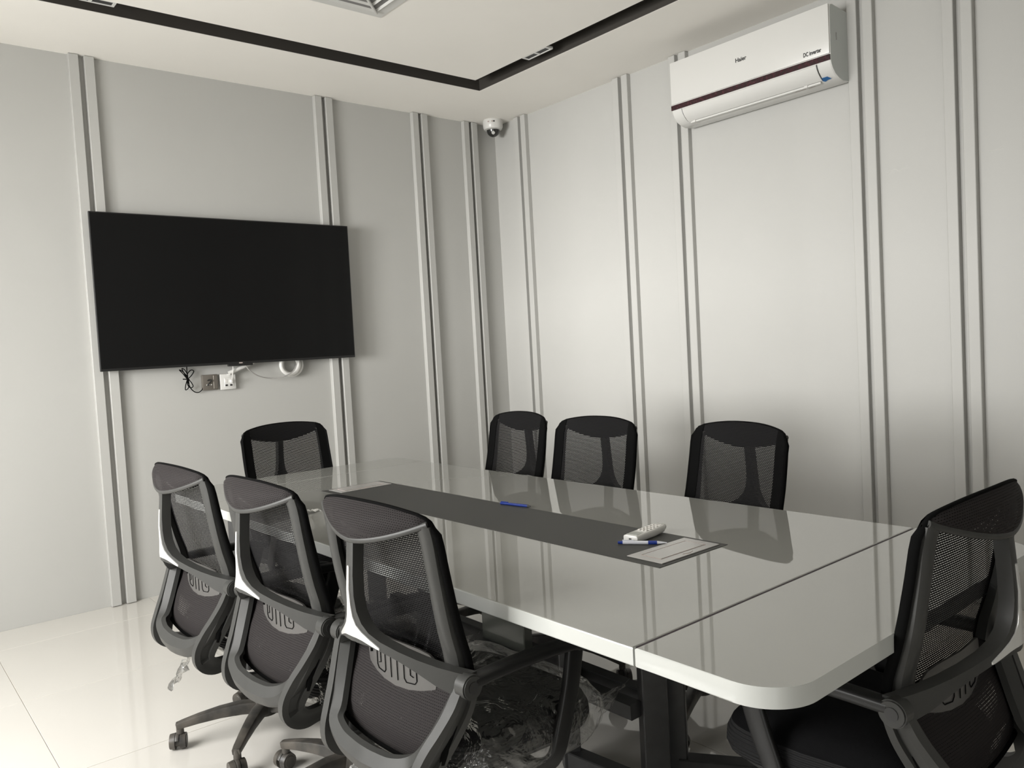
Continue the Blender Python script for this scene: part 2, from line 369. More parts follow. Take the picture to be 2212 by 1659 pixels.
for k, (ax, az, th) in enumerate(((-.035, .055, 0), (.03, .05, 0), (-.008, -.062, 0), (.02, -.052, 0), (-.02, .062, 0))):
    cxx, czz = -2.45, 1.225
    tube(bm, [(cxx, -.035-.002*k, czz), (cxx+ax*.4-.008, -.034, czz+az*.6), (cxx+ax-.004, -.03, czz+az), (cxx+ax+.012, -.03, czz+az*.85), (cxx+ax*.4+.012, -.034, czz+az*.35), (cxx+.002, -.036, czz)], .0028, 6)
tube(bm, [(-2.452, -.036, 1.225), (-2.435, -.03, 1.175), (-2.41, -.02, 1.148), (-2.385, -.018, 1.142), (-2.365, -.018, 1.155), (-2.358, -.02, 1.17)], .0028, 6)
tube(bm, [(-2.475, -.035, 1.226), (-2.455, -.042, 1.224), (-2.438, -.035, 1.222)], .003, 6)
tag(obj('power_cable', bm, 'piping', None, True), 'knotted thin black cable hanging below the television left of the sockets', 'cable')
bm = B(); tube(bm, [(-2.205, -.035, 1.243), (-2.16, -.04, 1.262), (-2.10, -.045, 1.285), (-2.02, -.05, 1.32)], .0125, 12)
tag(obj('cable_conduit', bm, 'white_plastic', None, True), 'short white conduit running from the data socket up behind the television', 'pipe')
bm = B(); cx, cz = -1.806, 1.272
for k, (r, dx, dy) in enumerate(((.056, 0, -.02), (.066, .006, -.034), (.06, -.012, -.048))):
    tube(bm, [(cx+dx+r*cos(a), dy, cz+r*sin(a)) for a in [2*pi*i/16 for i in range(17)]], .0125, 12, 3)
tag(obj('coiled_pipe', bm, 'white_plastic', None, True), 'coiled thick white pipe below the right side of the television', 'pipe')
bm = B(); tube(bm, [(-2.115, -.066, 1.305), (-2.095, -.066, 1.26), (-2.03, -.05, 1.215), (-1.95, -.046, 1.195), (-1.88, -.07, 1.20), (-1.82, -.075, 1.225), (-1.785, -.072, 1.27), (-1.778, -.066, 1.30)], .0035, 6)
tag(obj('grey_cable', bm, 'plate', None, True), 'thin grey cable hanging in a loop between the conduit and the coiled pipe', 'cable')
bm = B(); tube(bm, [(-2.185, -.06, 1.31), (-2.187, -.058, 1.26), (-2.195, -.05, 1.20)], .003, 6); box(bm, (-2.203, -.055, 1.185), (-2.19, -.028, 1.205), .002, 1)
tag(obj('data_cable', bm, 'white_plastic', None, True), 'thin white cable plugged into the white data socket', 'cable')

# ---------------------------------------------------------------- air conditioner
def text(body, size, m, parent, loc, rot, bold=0):
    cu = bpy.data.curves.new('t', 'FONT'); cu.body = body; cu.size = size; cu.extrude = .0006; cu.offset = bold
    tmp = bpy.data.objects.new('t', cu); C.objects.link(tmp); dg = bpy.context.evaluated_depsgraph_get()
    me = bpy.data.meshes.new_from_object(tmp.evaluated_get(dg)); bpy.data.objects.remove(tmp)
    me.materials.clear(); me.materials.append(M[m]); o = bpy.data.objects.new('lettering', me); C.objects.link(o); o.parent = parent
    o.location = loc; o.rotation_euler = rot; return o
def aircon():
    y0, y1 = -1.862, -2.828
    t = thing('air_conditioner', 'white split air conditioner with a dark red band, high on the right wall', 'air conditioner', (0, (y0+y1)/2, 2.70))
    hw = (y0-y1)/2
    pts = [(0, .165), (-.04, .178), (-.18, .187), (-.198, .180), (-.205, .165), (-.208, -.06), (-.2085, -.087), (-.203, -.105), (-.19, -.125), (-.165, -.148), (-.13, -.162), (-.09, -.17), (-.02, -.162), (0, -.13)]
    # body: extruded side outline, slightly inset
    bm = B()
    for s, k in ((-1, 0), (1, 1)): pass
    def profile(f): return [(x*f if x < -.0 else x, z) for x, z in pts]
    rings = []
    for yy, f in ((-hw, .985), (-hw+.006, 1), (hw-.006, 1), (hw, .985)):
        rings.append([bm.verts.new((x*f+0, yy, z*(f if z > 0 else f))) for x, z in pts])
    n = len(pts)
    for a in range(3):
        for i in range(n):
            f = bm.faces.new((rings[a][i], rings[a][(i+1) % n], rings[a+1][(i+1) % n], rings[a+1][i]))
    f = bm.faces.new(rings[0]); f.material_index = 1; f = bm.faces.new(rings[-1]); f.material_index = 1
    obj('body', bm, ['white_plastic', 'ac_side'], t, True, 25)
    bm = B(); box(bm, (-.2135, -hw+.002, -.055), (-.2045, hw-.002, .182), .0035, 2); obj('front_panel', bm, 'white_plastic', t, True)
    bm = B(); box(bm, (-.2145, -hw+.001, -.087), (-.205, hw-.001, -.060), .001, 1); obj('red_band', bm, 'maroon', t)['label'] = 'dark red patterned band'
    # air flap following the lower curve
    cv = [(-.2085, -.092), (-.203, -.107), (-.189, -.127), (-.166, -.147), (-.15, -.155)]
    bm = B()
    def fl(i, j):
        k, s = (i, 1.0) if i < 5 else (9-i, .975)
        x, z = cv[k]; off = .004 if i < 5 else .0
        return Vector((x-off*.8, -hw+.075+(2*hw-.15)*j, z-off*.7))
    grid(bm, fl, 10, 2, True); bmesh.ops.holes_fill(bm, edges=bm.edges); obj('air_flap', bm, 'white_plastic', t, True, 40)
    bm = B(); box(bm, (-.152, -hw+.085, -.168), (-.136, hw-.085, -.158), .002, 1)
    for yy in (-.33, .36): box(bm, (-.158, yy, -.17), (-.134, yy+.02, -.158), .002, 1)
    obj('outlet_bar', bm, 'white_plastic', t)
    for s in (-1, 1):
        bm = B(); path = smooth_path([(x-.001, s*(hw-.072), z) for x, z in [(-.2085, -.09)]+cv[1:]], 3); sweep(bm, path, rrect(.003, .003, .001), (0, 1, 0)); obj('seam_line', bm, 'black_print', t)
    bm = B(); vs = [bm.verts.new(v) for v in ((-.166, -hw+.074, -.149), (-.166, -hw+.042, -.149), (-.148, -hw+.03, -.159), (-.145, -hw+.05, -.160), (-.138, -hw+.066, -.163), (-.146, -hw+.076, -.159))]
    bm.faces.new(vs); bmesh.ops.solidify(bm, geom=list(bm.faces), thickness=.002); obj('tape', bm, 'blue_tape', t)['label'] = 'scrap of blue tape'
    bm = B(); box(bm, (-.125, -hw+.13, -.1645), (-.118, -hw+.24, -.163)); obj('rating_label', bm, 'label_grey', t)
    bm = B(); box(bm, (-.15, -hw-.0015, .02), (-.142, -hw+.003, .055)); obj('side_vent', bm, 'plate', t)
    R_ = (pi/2, 0, -pi/2)
    text('Haier', .030, 'black_print', t, (-.2142, .045, .055), R_, .0006)
    text('DC inverter', .028, 'black_print', t, (-.2142, -.345, -.037), R_, .0007).scale = (.68, 1, 1)
aircon()

# ---------------------------------------------------------------- conference table
TX0, TX1, TY0, TY1, TZ = -2.909, -1.74, -4.128, -1.105, .75
S1, S2 = -1.374, -3.822
def table():
    t = thing('conference_table', 'long glossy white conference table with rounded ends and black steel legs', 'table', ((TX0+TX1)/2, (TY0+TY1)/2, 0))
    ox, oy = t.location.x, t.location.y
    def P(pts): return [(x-ox, y-oy) for x, y in pts]
    th = .036; g = .0025
    def arc(cx, cy, r, a0, a1, n=14): return [(cx+r*cos(radians(a0+(a1-a0)*i/n)), cy+r*sin(radians(a0+(a1-a0)*i/n))) for i in range(n+1)]
    def slab(name, poly):
        bm = B(); prism(bm, P(poly), TZ-th, TZ, .003)
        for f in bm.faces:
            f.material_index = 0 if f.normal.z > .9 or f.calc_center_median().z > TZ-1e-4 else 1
        o = obj(name, bm, ['lacquer', 'lit_edge'], t)
        for p in o.data.polygons: p.use_smooth = abs(p.normal.z) < .3
        o.data.set_sharp_from_angle(angle=radians(20)); return o
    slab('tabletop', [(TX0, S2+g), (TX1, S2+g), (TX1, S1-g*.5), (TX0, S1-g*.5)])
    r = .095
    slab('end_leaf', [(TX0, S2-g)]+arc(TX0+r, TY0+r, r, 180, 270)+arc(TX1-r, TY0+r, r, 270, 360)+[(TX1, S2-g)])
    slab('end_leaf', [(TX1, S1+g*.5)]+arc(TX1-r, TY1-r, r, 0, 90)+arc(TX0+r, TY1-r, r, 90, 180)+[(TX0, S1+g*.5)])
    for s in (S1, S2):
        bm = B(); box(bm, (TX0+.01-ox, s-.012-oy, TZ-th+.002), (TX1-.01-ox, s+.012-oy, TZ-.0015 if s == S2 else TZ-.004)); obj('joint_strip', bm, 'seam', t)
    bm = B(); box(bm, (-2.482-ox, -3.532-oy, TZ-.004), (-2.198-ox, -1.722-oy, TZ+.0012), .0005, 1); obj('centre_runner', bm, 'runner', t)['label'] = 'dark grey inlaid centre runner'
    for k, (a, b) in enumerate(((-3.518, -3.400), (-1.850, -1.738))):
        bm = B(); box(bm, (-2.455-ox, a-oy, TZ+.001), (-2.215-ox, b-oy, TZ+.0035), .001, 1)
        pl = obj('cable_port_plate', bm, 'plate', t)
        bm = B(); box(bm, (-2.425-ox, a+.028-oy, TZ+.0033), (-2.245-ox, b-.028-oy, TZ+.0042), .0003, 1)
        lid = obj('port_lid', bm, 'plate', pl)
        bm = B(); q = [(-2.427, a+.026), (-2.243, a+.026), (-2.243, b-.026), (-2.427, b-.026)]
        for i in range(4):
            u, v = q[i], q[(i+1) % 4]; sweep(bm, [Vector((u[0]-ox, u[1]-oy, TZ+.0036)), Vector((v[0]-ox, v[1]-oy, TZ+.0036))], rrect(.0016, .0012, .0004))
        tube(bm, [(-2.355-ox, a+.014-oy, TZ+.0036), (-2.335-ox, a+.008-oy, TZ+.0036), (-2.315-ox, a+.014-oy, TZ+.0036)], .0009, 5)
        obj('lid_outline', bm, 'label_grey', pl)
    def post(bm, x, y, z0, z1, s=.06, ang=0):
        m = Matrix.Translation((x-ox, y-oy, (z0+z1)/2)) @ Matrix.Rotation(ang, 4, 'Z') @ Matrix.Diagonal((s, s*.8, z1-z0, 1))
        r = bmesh.ops.create_cube(bm, size=1, matrix=m); bmesh.ops.bevel(bm, geom=list({e for v in r['verts'] for e in v.link_edges}), offset=.003, segments=1, affect='EDGES')
    def bar(bm, p, q, s=.06):
        sweep(bm, [Vector((p[0]-ox, p[1]-oy, p[2])), Vector((q[0]-ox, q[1]-oy, q[2]))], rrect(s, s, .003, 2), (0, 0, 1))
    zt = TZ-th
    def loop(a, b, ang):
        bm = B(); post(bm, *a, .0, zt, .072 if ang > -.8 else .05, ang); post(bm, *b, .0, zt, .055, ang)
        bar(bm, (*a, .072 if ang < -.8 else .03), (*b, .072 if ang < -.8 else .03), .052); bar(bm, (*a, zt-.028), (*b, zt-.028), .056)
        obj('leg_frame', bm, 'black_metal', t)
    cxx, cyy = ox, oy
    for s in (1, -1):
        f = lambda x, y: (cxx+s*(x-cxx), cyy+s*(y-cyy))
        loop(f(-2.20, -3.335), f(-1.90, -3.78), radians(-57))
        loop(f(-2.305, -3.335), f(-2.335, -3.02), radians(-34))
    for x, z in ((-2.365, .285), (-2.275, .285)):
        bm = B(); bar(bm, (x, -3.325, z), (x, -1.915, z), .045); obj('stretcher_rail', bm, 'black_metal', t)
    bm = B(); box(bm, (-2.339-ox, -2.825-oy, .0), (-2.301-ox, -2.60-oy, zt), .003, 1); obj('centre_panel', bm, 'greygloss', t)['label'] = 'glossy grey-green upright panel'
table()

# things on the table
def remote():
    a = Vector((-2.342, -3.313)); b = Vector((-2.190, -3.297)); d = b-a; L = d.length
    t = thing('remote_control', 'white remote control lying on the dark runner of the table', 'remote control', ((a.x+b.x)/2, (a.y+b.y)/2, TZ+.0012), math.atan2(d.y, d.x))
    bm = B(); rings = []
    st = [(-.5, .040, .004, .017), (-.49, .047, .0, .0195), (-.3, .048, .0, .021), (.1, .047, .0, .022), (.4, .045, .004, .0235), (.49, .04, .010, .0235), (.5, .034, .013, .022)]
    for u, w_, z0, z1 in st:
        pr = rrect(w_, z1-z0, min(.0055, (z1-z0)*.45)); rings.append([bm.verts.new((u*L, p, (z0+z1)/2+q)) for p, q in pr])
    for i in range(len(rings)-1):
        m = len(rings[0])
        for j in range(m): bm.faces.new((rings[i][j], rings[i][(j+1) % m], rings[i+1][(j+1) % m], rings[i+1][j]))
    bm.faces.new(rings[0]); bm.faces.new(rings[-1]); obj('case', bm, 'white_plastic', t, True, 50)
    bm = B(); box(bm, (-.44*L, -.017, .0195), (-.2*L, .017, .0212)); obj('display', bm, 'lcd', t)
    for r_ in range(5):
        for c_ in range(3):
            bm = B(); box(bm, ((-.12+r_*.11)*L, -.0155+c_*.0115, .0208), ((-.12+r_*.11)*L+.011, -.0155+c_*.0115+.008, .0242), .001, 1); obj('button', bm, 'key', t)
    bm = B(); box(bm, (-.505*L, -.004, .006), (-.495*L, .004, .012)); obj('emitter_window', bm, 'black_print', t)
remote()
def pen(a, b, label, style):
    a, b = Vector(a), Vector(b); d = b-a; L = d.length
    t = thing('ballpoint_pen', label, 'pen', ((a.x+b.x)/2, (a.y+b.y)/2, TZ+.0062), math.atan2(d.y, d.x))
    def seg(name, u0, u1, r0, r1, m):
        bm = B(); cyl(bm, (u0*L-L/2, 0, 0), (u1*L-L/2, 0, 0), r0, r1, 14); return obj(name, bm, m, t, True, 50)
    if style == 'blue':
        seg('barrel', 0, .9, .0046, .005, 'blue_pen'); seg('tip', .9, 1, .005, .0012, 'black_print')
        bm = B(); box(bm, (-L/2+.002, -.0015, .0045), (-L/2+.035, .0015, .007), .0006, 1); obj('clip', bm, 'blue_pen', t)
    else:
        seg('push_cap', 0, .1, .004, .0045, 'blue_pen'); seg('barrel', .1, .62, .005, .005, 'clear'); seg('grip', .62, .8, .0055, .0055, 'blue_pen'); seg('tip', .8, 1, .005, .001, 'clear')
        bm = B(); box(bm, (-L/2+.012, -.0015, .0045), (-L/2+.045, .0015, .0075), .0006, 1); obj('clip', bm, 'clear', t)
pen((-2.216, -2.59), (-2.192, -2.725), 'solid blue pen lying at the edge of the dark runner', 'blue')
pen((-2.376, -3.298), (-2.296, -3.405), 'clear pen with a blue grip lying beside the remote control', 'clear')
def crumple(name, fn, nu, nv, m, parent=None, amp=.01, sc_=30):
    bm = B()
    def g(i, j):
        p = Vector(fn(i/(nu-1), j/(nv-1))); return p+noise.noise_vector(p*sc_)*amp
    grid(bm, g, nu, nv); return obj(name, bm, m, parent, True, 60)
o = crumple('plastic_scrap', lambda u, v: (-2.712+.055*(u-.5), -2.122+.03*(v-.5), TZ+.010), 12, 8, 'film_tail', None, .012, 60)
tag(o, 'small crumpled piece of clear plastic on the table behind the nearest chair', 'plastic wrapper')

# ---------------------------------------------------------------- office chair
def lerp_tab(tab, t):
    if t <= tab[0][0]: return tab[0][1]
    for (a, va), (b, vb) in zip(tab, tab[1:]):
        if t <= b:
            k = (t-a)/(b-a); k = k*k*(3-2*k) if False else k; return va+(vb-va)*k
    return tab[-1][1]
PX = [(.39, -.205), (.43, -.225), (.47, -.222), (.52, -.2), (.57, -.17), (.615, -.153), (.66, -.160), (.72, -.178), (.78, -.192), (.85, -.205), (.92, -.216), (.965, -.228), (1.0, -.245)]
PW = [(.39, .165), (.42, .19), (.46, .208), (.52, .22), (.6, .2265), (.8, .2285), (.93, .2265), (1, .222)]
def ztop(u): u = abs(u); s = .993-.026*u**2.4; k = max(0, (u-.86)/.14); return s-.035*(1-sqrt(max(0, 1-k*k)))
def zbot(u): return .415-.0*u+.03*abs(u)**4
def S(u, t):
    z = zbot(u)+(ztop(u)-zbot(u))*t; wd = lerp_tab(PW, z)
    x = lerp_tab(PX, z); x -= (1-u*u)*(.014+.012*max(0, (z-.9)/.1))
    return Vector((x, u*wd, z))
def make_chair():
    t = thing('office_chair', 'x', 'chair')
    NU, NV = 25, 41
    bm = B(); uvl = bm.loops.layers.uv.new('UVMap'); vs, fs = grid(bm, lambda i, j: S(-1+2*i/(NU-1), j/(NV-1)), NU, NV)
    for f in bm.faces:
        for l in f.loops: l[uvl].uv = (l.vert.co.y, l.vert.co.z*1.03)
    obj('back_net', bm, 'net', t, True, 80)
    # soft black border all round the net
    bm = B(); path = [S(-1, j/20) for j in range(20)]+[S(-1+2*i/24, 1) for i in range(25)]+[S(1, 1-j/20) for j in range(1, 21)]+[S(1-2*i/16, 0) for i in range(1, 16)]
    n = len(path); rings = []
    for i, p in enumerate(path):
        tt = (path[(i+1) % n]-path[i-1]).normalized(); s = Vector((1, 0, 0)); s = (s-tt*s.dot(tt)).normalized(); u_ = tt.cross(s)
        rings.append([bm.verts.new(p+s*(a-.004)+u_*b) for a, b in [((.010 if p.z < .955 else .005)*cos(q), (.0068 if p.z < .955 else .0035)*sin(q)) for q in [2*pi*k/8 for k in range(8)]]])
    for i in range(n):
        for j in range(8): bm.faces.new((rings[i][j], rings[i][(j+1) % 8], rings[(i+1) % n][(j+1) % 8], rings[(i+1) % n][j]))
    obj('border_piping', bm, 'piping', t, True, 60)
    # headrest: rail and netting folded back to it
    def rail(u):
        k = 1-abs(u)**1.7; return Vector((-.240-.058*k, u*.215, .957-.049*k))
    bm = B(); sweep(bm, [rail(-1+2*i/24) for i in range(25)], [(.0075*cos(q), .0055*sin(q)) for q in [2*pi*k/10 for k in range(10)]], (0, 0, 1)); obj('head_rail', bm, 'frame_plastic', t, True, 60)
    bm = B(); uvl = bm.loops.layers.uv.new('UVMap')
    def ey(i, j):
        u = -1+2*i/24; v = j/8; a = S(u*.995, 1)+Vector((-.008, 0, -.002)); b = rail(u)+Vector((-.004, 0, .004)); p = a.lerp(b, v); p.x -= .012*sin(pi*v)*(1-u*u); return p
    grid(bm, ey, 25, 9)
    for f in bm.faces:
        for l in f.loops: l[uvl].uv = (l.vert.co.y, l.vert.co.z+l.vert.co.x*.4)
    obj('headrest_net', bm, 'net_head', t, True, 80)
    # black fabric bands at the sides and behind the headrest, seen from the front
    for s in (-1, 1):
        bm = B(); grid(bm, lambda i, j: S(s*(.80+.2*i/4), j/30)+Vector((.003, 0, 0)), 5, 31); obj('border_band', bm, 'piping', t, True, 60)
    bm = B()
    def hl(i, j):
        u = (-1+2*i/24)*.985; tp = S(u, .995); lo = rail(u); zz = lo.z+(tp.z-lo.z)*j/6; tt = (zz-zbot(u))/(ztop(u)-zbot(u)); return S(u, tt)+Vector((-.004, 0, 0))
    grid(bm, hl, 25, 7); obj('headrest_lining', bm, 'piping', t, True, 60)
    # doubled netting in the lower back
    bm = B(); uvl = bm.loops.layers.uv.new('UVMap'); grid(bm, lambda i, j: S(-1+2*i/20, .36*j/12)+Vector((-.006, 0, 0)), 21, 13)
    for f in bm.faces:
        for l in f.loops: l[uvl].uv = (l.vert.co.y, l.vert.co.z)
    obj('lower_back_net', bm, 'net_head', t, True, 80)
    # side uprights
    for s in (-1, 1):
        bm = B(); rings = []
        for i in range(15):
            z = .952-(.952-.622)*i/14; wd = lerp_tab(PW, z); x = lerp_tab(PX, z)
            wi = .036+.014*abs((i/14-.35))**1.2+ (.008 if i == 0 else 0); k = i/14
            y1 = wd-.006; y0 = wd-wi-.008; xb = x-.024-.012*k; xf = x-.006
            rings.append([bm.verts.new((a, s*b, z)) for a, b in ((xf, y1), (xb+.008, y1), (xb, y1-.008), (xb-.003, (y0+y1)/2), (xb, y0+.006), (xb+.006, y0), (xf, y0+.01))])
        m = 7
        for i in range(14):
            for j in range(m): bm.faces.new((rings[i][j], rings[i][(j+1) % m], rings[i+1][(j+1) % m], rings[i+1][j]))
        bm.faces.new(rings[0]); bm.faces.new(rings[-1]); obj('upright', bm, 'frame_plastic', t, True, 40)
    # spine spreading into the crossbar
    def plate(bm, st, xfun, th, N=6):
        def gen(y, zu, zl):
            f = []; b = []
            for k in range(N+1):
                z = zl+(zu-zl)*k/N; x = xfun(y, z); f.append(bm.verts.new((x+th(y, z) if callable(th) else x+th, y, z))); b.append(bm.verts.new((x, y, z)))
            return f, b
        full = [(-y, a, b) for y, a, b in st[::-1] if y > 0]+list(st)
        cols = [gen(*q) for q in full]
        for (f0, b0), (f1, b1) in zip(cols, cols[1:]):
            for k in range(N):
                bm.faces.new((f0[k], f0[k+1], f1[k+1], f1[k])); bm.faces.new((b0[k], b1[k], b1[k+1], b0[k+1]))
            bm.faces.new((f0[0], f1[0], b1[0], b0[0])); bm.faces.new((f0[N], b0[N], b1[N], f1[N]))
        for f_, b_ in (cols[0], cols[-1]):
            for k in range(N): bm.faces.new((f_[k], b_[k], b_[k+1], f_[k+1]))
    xf_ = lambda y, z: -.310+.120*(abs(y)/.262)**1.4+.010*max(0, (z-.80)/.11)
    st = [(0, .914, .684), (.011, .914, .684), (.0135, .90, .684), (.0140, .83, .684), (.0165, .785, .683), (.022, .752, .6825), (.034, .727, .681), (.052, .708, .679), (.08, .692, .671), (.12, .676, .655), (.16, .662, .633), (.20, .650, .607), (.235, .642, .590), (.256, .638, .586)]
    bm = B(); plate(bm, st, xf_, lambda y, z: .028); obj('spine_frame', bm, 'frame_plastic', t, True, 40)
    bm = B(); plate(bm, [(0, .852, .696), (.0035, .850, .696), (.0045, .80, .696), (.0065, .765, .6955), (.011, .740, .695), (.02, .722, .694), (.035, .7085, .6905), (.055, .695, .683), (.072, .684, .6765), (.079, .679, .6745)], lambda y, z: xf_(y, z)-.0025, .006); obj('silver_trim', bm, 'silver', t, True, 50)['label'] = 'bright silver three-pointed trim'
    # lumbar plate with raised slots
    st = [(.0, .655, .535), (.05, .655, .537), (.09, .652, .545), (.12, .645, .557), (.133, .635, .57), (.138, .625, .585), (.14, .615, .60)]
    xl = lambda y, z: -.204+.02*(abs(y)/.14)**2
    bm = B(); plate(bm, st, xl, .005); lp = obj('lumbar_plate', bm, 'plate_plastic', t, True, 50)
    bm = B()
    for y in (-.013, .013): tube(bm, [(xl(y, 0)-.001, y, .625), (xl(y, 0)-.001, y, .563)], .0011, 5, 0)
    for s in (-1, 1):
        pts = [(s*.038, .625), (s*.038, .574), (s*.045, .566), (s*.073, .568), (s*.08, .576), (s*.08, .625)]
        tube(bm, [(xl(y, z)-.001, y, z) for y, z in pts], .0011, 5, 0)
        tube(bm, [(xl(y, z)-.001, y, z) for y, z in ((s*.06, .625), (s*.06, .586), (s*.07, .583))], .0011, 5, 0)
        tube(bm, [(xl(y, z)-.002, y, z) for y, z in ((s*.112, .618), (s*.112, .597))], .0035, 6, 0)
    obj('embossed_slots', bm, 'piping', lp)
    # lower horseshoe frame
    hp = [(-.196, .232, .603), (-.224, .213, .54), (-.253, .190, .48), (-.279, .163, .438), (-.293, .108, .417), (-.298, .05, .410), (-.30, 0, .408)]
    hp = [Vector(p) for p in hp]; full = smooth_path(hp+[Vector((p.x, -p.y, p.z)) for p in hp[-2::-1]], 5)
    bm = B(); n = len(full); rings = []
    for i, p in enumerate(full):
        tt = (full[min(i+1, n-1)]-full[max(i-1, 0)]).normalized(); back = Vector((-1, 0, -.25)); back = (back-tt*back.dot(tt)).normalized(); inn = tt.cross(back).normalized()
        if inn.dot(Vector((0, 0, .52))-Vector((0, p.y, p.z))) < 0: inn = -inn
        k = min(i, n-1-i)/(n/2); wd = .020+.011*k
        rings.append([bm.verts.new(p+inn*a+back*b) for a, b in ((-wd, .004), (-wd*.7, .010), (wd*.25, .012), (wd, -.008), (wd, -.022), (-wd, -.018))])
    for i in range(n-1):
        for j in range(6): bm.faces.new((rings[i][j], rings[i][(j+1) % 6], rings[i+1][(j+1) % 6], rings[i+1][j]))
    bm.faces.new(rings[0]); bm.faces.new(rings[-1]); obj('lower_frame', bm, 'frame_plastic', t, True, 30)
    # side arms: channel section looping under the seat
    for s in (-1, 1):
        path = smooth_path([(-.185, s*.245, .608), (-.200, s*.235, .56), (-.224, s*.214, .505), (-.249, s*.195, .458), (-.268, s*.184, .415), (-.264, s*.180, .382), (-.235, s*.177, .362), (-.19, s*.170, .360), (-.11, s*.155, .362), (-.02, s*.11, .37)], 5)
        n = len(path); bm = B(); rings = []
        for i, p in enumerate(path):
            tt = (path[min(i+1, n-1)]-path[max(i-1, 0)]).normalized(); sd = Vector((0, s, 0)); sd = (sd-tt*sd.dot(tt)).normalized(); ac = tt.cross(sd)
            k = i/(n-1); hw = .023+.012*sin(pi*min(1, k/.75))-.004*k; g = .009 if .06 < k < .52 else .0005
            pr = [(.012, -hw), (.012, -hw*.45), (.012-g, -hw*.38), (.012-g, hw*.38), (.012, hw*.45), (.012, hw), (-.012, hw), (-.012, -hw)]
            rings.append([bm.verts.new(p+sd*a+ac*b) for a, b in pr])
        for i in range(n-1):
            for j in range(8): bm.faces.new((rings[i][j], rings[i][(j+1) % 8], rings[i+1][(j+1) % 8], rings[i+1][j]))
        bm.faces.new(rings[0]); bm.faces.new(rings[-1]); obj('side_arm', bm, 'frame_plastic', t, True, 30)
        # armrest: hub, pad and post
        bm = B(); cyl(bm, (-.19, s*.238, .614), (-.19, s*.273, .614), .0265, n=24)
        bmesh.ops.bevel(bm, geom=[e for e in bm.edges if len(e.link_faces) == 2 and abs(e.calc_length()) < .02], offset=.003, segments=2, affect='EDGES')
        hub = obj('pivot_hub', bm, 'frame_plastic', t, True, 40)
        bm = B(); cyl(bm, (-.19, s*.2725, .614), (-.19, s*.2745, .614), .0125, n=20); obj('bolt_hole', bm, 'black_print', hub)
        bm = B(); pth = smooth_path([(-.18, s*.256, .620), (-.10, s*.256, .622), (.02, s*.255, .620), (.12, s*.255, .612), (.155, s*.255, .598)], 4)
        sweep(bm, pth, rrect(.042, .026, .008), (0, 1, 0), scales=[(.85+.15*min(1, i/8), 1-(.35 if i > 14 else 0)) for i in range(len(pth))]); obj('armrest', bm, 'dark_plastic', t, True, 50)
        bm = B(); pth = smooth_path([(.13, s*.257, .605), (.105, s*.262, .52), (.07, s*.264, .43), (.045, s*.260, .372), (.02, s*.232, .348), (-.01, s*.16, .346)], 4)
        sweep(bm, pth, rrect(.018, .042, .006), (0, 1, 0), scales=[(1, 1.25-.35*i/len(pth)) for i in range(len(pth))]); obj('arm_post', bm, 'dark_plastic', t, True, 50)
    # seat
    def seat_ring(k, shrink, z, x0=-.205, x1=.240, w_=.246):
        out = []; n = 40
        for i in range(n):
            a = 2*pi*i/n; ca, sa = cos(a), sin(a); e = .40
            px = abs(ca)**e*(1 if ca > 0 else -1); py = abs(sa)**e*(1 if sa > 0 else -1)
            X = (x0+x1)/2+px*((x1-x0)/2-shrink); Y = py*(w_-shrink-.012*(px < 0)); out.append(Vector((X, Y, z-.010*max(0, px)**2*(1 if z > .46 else 0))))
        return out
    def stack(bm, rs, mats=None):
        vv = [[bm.verts.new(p) for p in r] for r in rs]; n = len(vv[0])
        for a in range(len(vv)-1):
            for i in range(n):
                f = bm.faces.new((vv[a][i], vv[a][(i+1) % n], vv[a+1][(i+1) % n], vv[a+1][i]))
                if mats: f.material_index = mats[a]
        bm.faces.new(vv[0]); f = bm.faces.new(vv[-1]); 
    bm = B(); stack(bm, [seat_ring(0, .02, .385), seat_ring(0, .004, .391), seat_ring(0, -.002, .408), seat_ring(0, 0, .432), seat_ring(0, .009, .453), seat_ring(0, .017, .457), seat_ring(0, .034, .473), seat_ring(0, .065, .484), seat_ring(0, .10, .489), seat_ring(0, .14, .490)], [1, 1, 1, 1, 0, 0, 0, 0, 0])
    obj('seat_cushion', bm, ['cushion', 'ribbed'], t, True, 40)
    bm = B(); stack(bm, [seat_ring(0, .07, .362), seat_ring(0, .03, .367), seat_ring(0, .014, .384), seat_ring(0, .016, .388)]); obj('seat_shell', bm, 'dark_plastic', t, True, 40)
    bm = B(); box(bm, (-.12, -.07, .325), (.08, .07, .374), .012); tube(bm, [(.02, -.06, .35), (.03, -.16, .35), (.03, -.2, .35)], .006, 8); obj('tilt_mechanism', bm, 'dark_plastic', t, True)
    bm = B(); cyl(bm, (0, 0, .12), (0, 0, .23), .026); cyl(bm, (0, 0, .22), (0, 0, .335), .015); obj('gas_column', bm, 'dark_plastic', t, True)
    bm = B(); cyl(bm, (0, 0, .075), (0, 0, .125), .044, .036, 24); obj('base_hub', bm, 'dusty', t, True)
    # five-star base
    def leg_mesh():
        bm = B(); pth = [Vector((r, 0, z)) for r, z in ((.025, .101), (.08, .106), (.15, .103), (.22, .094), (.275, .084), (.292, .080))]
        sweep(bm, pth, rrect(.040, .038, .006), (0, 1, 0), scales=[(1.05, 1.1), (1, 1.1), (.9, .95), (.78, .78), (.7, .62), (.62, .55)])
        cyl(bm, (.282, 0, .055), (.282, 0, .092), .0125, n=14); return bm
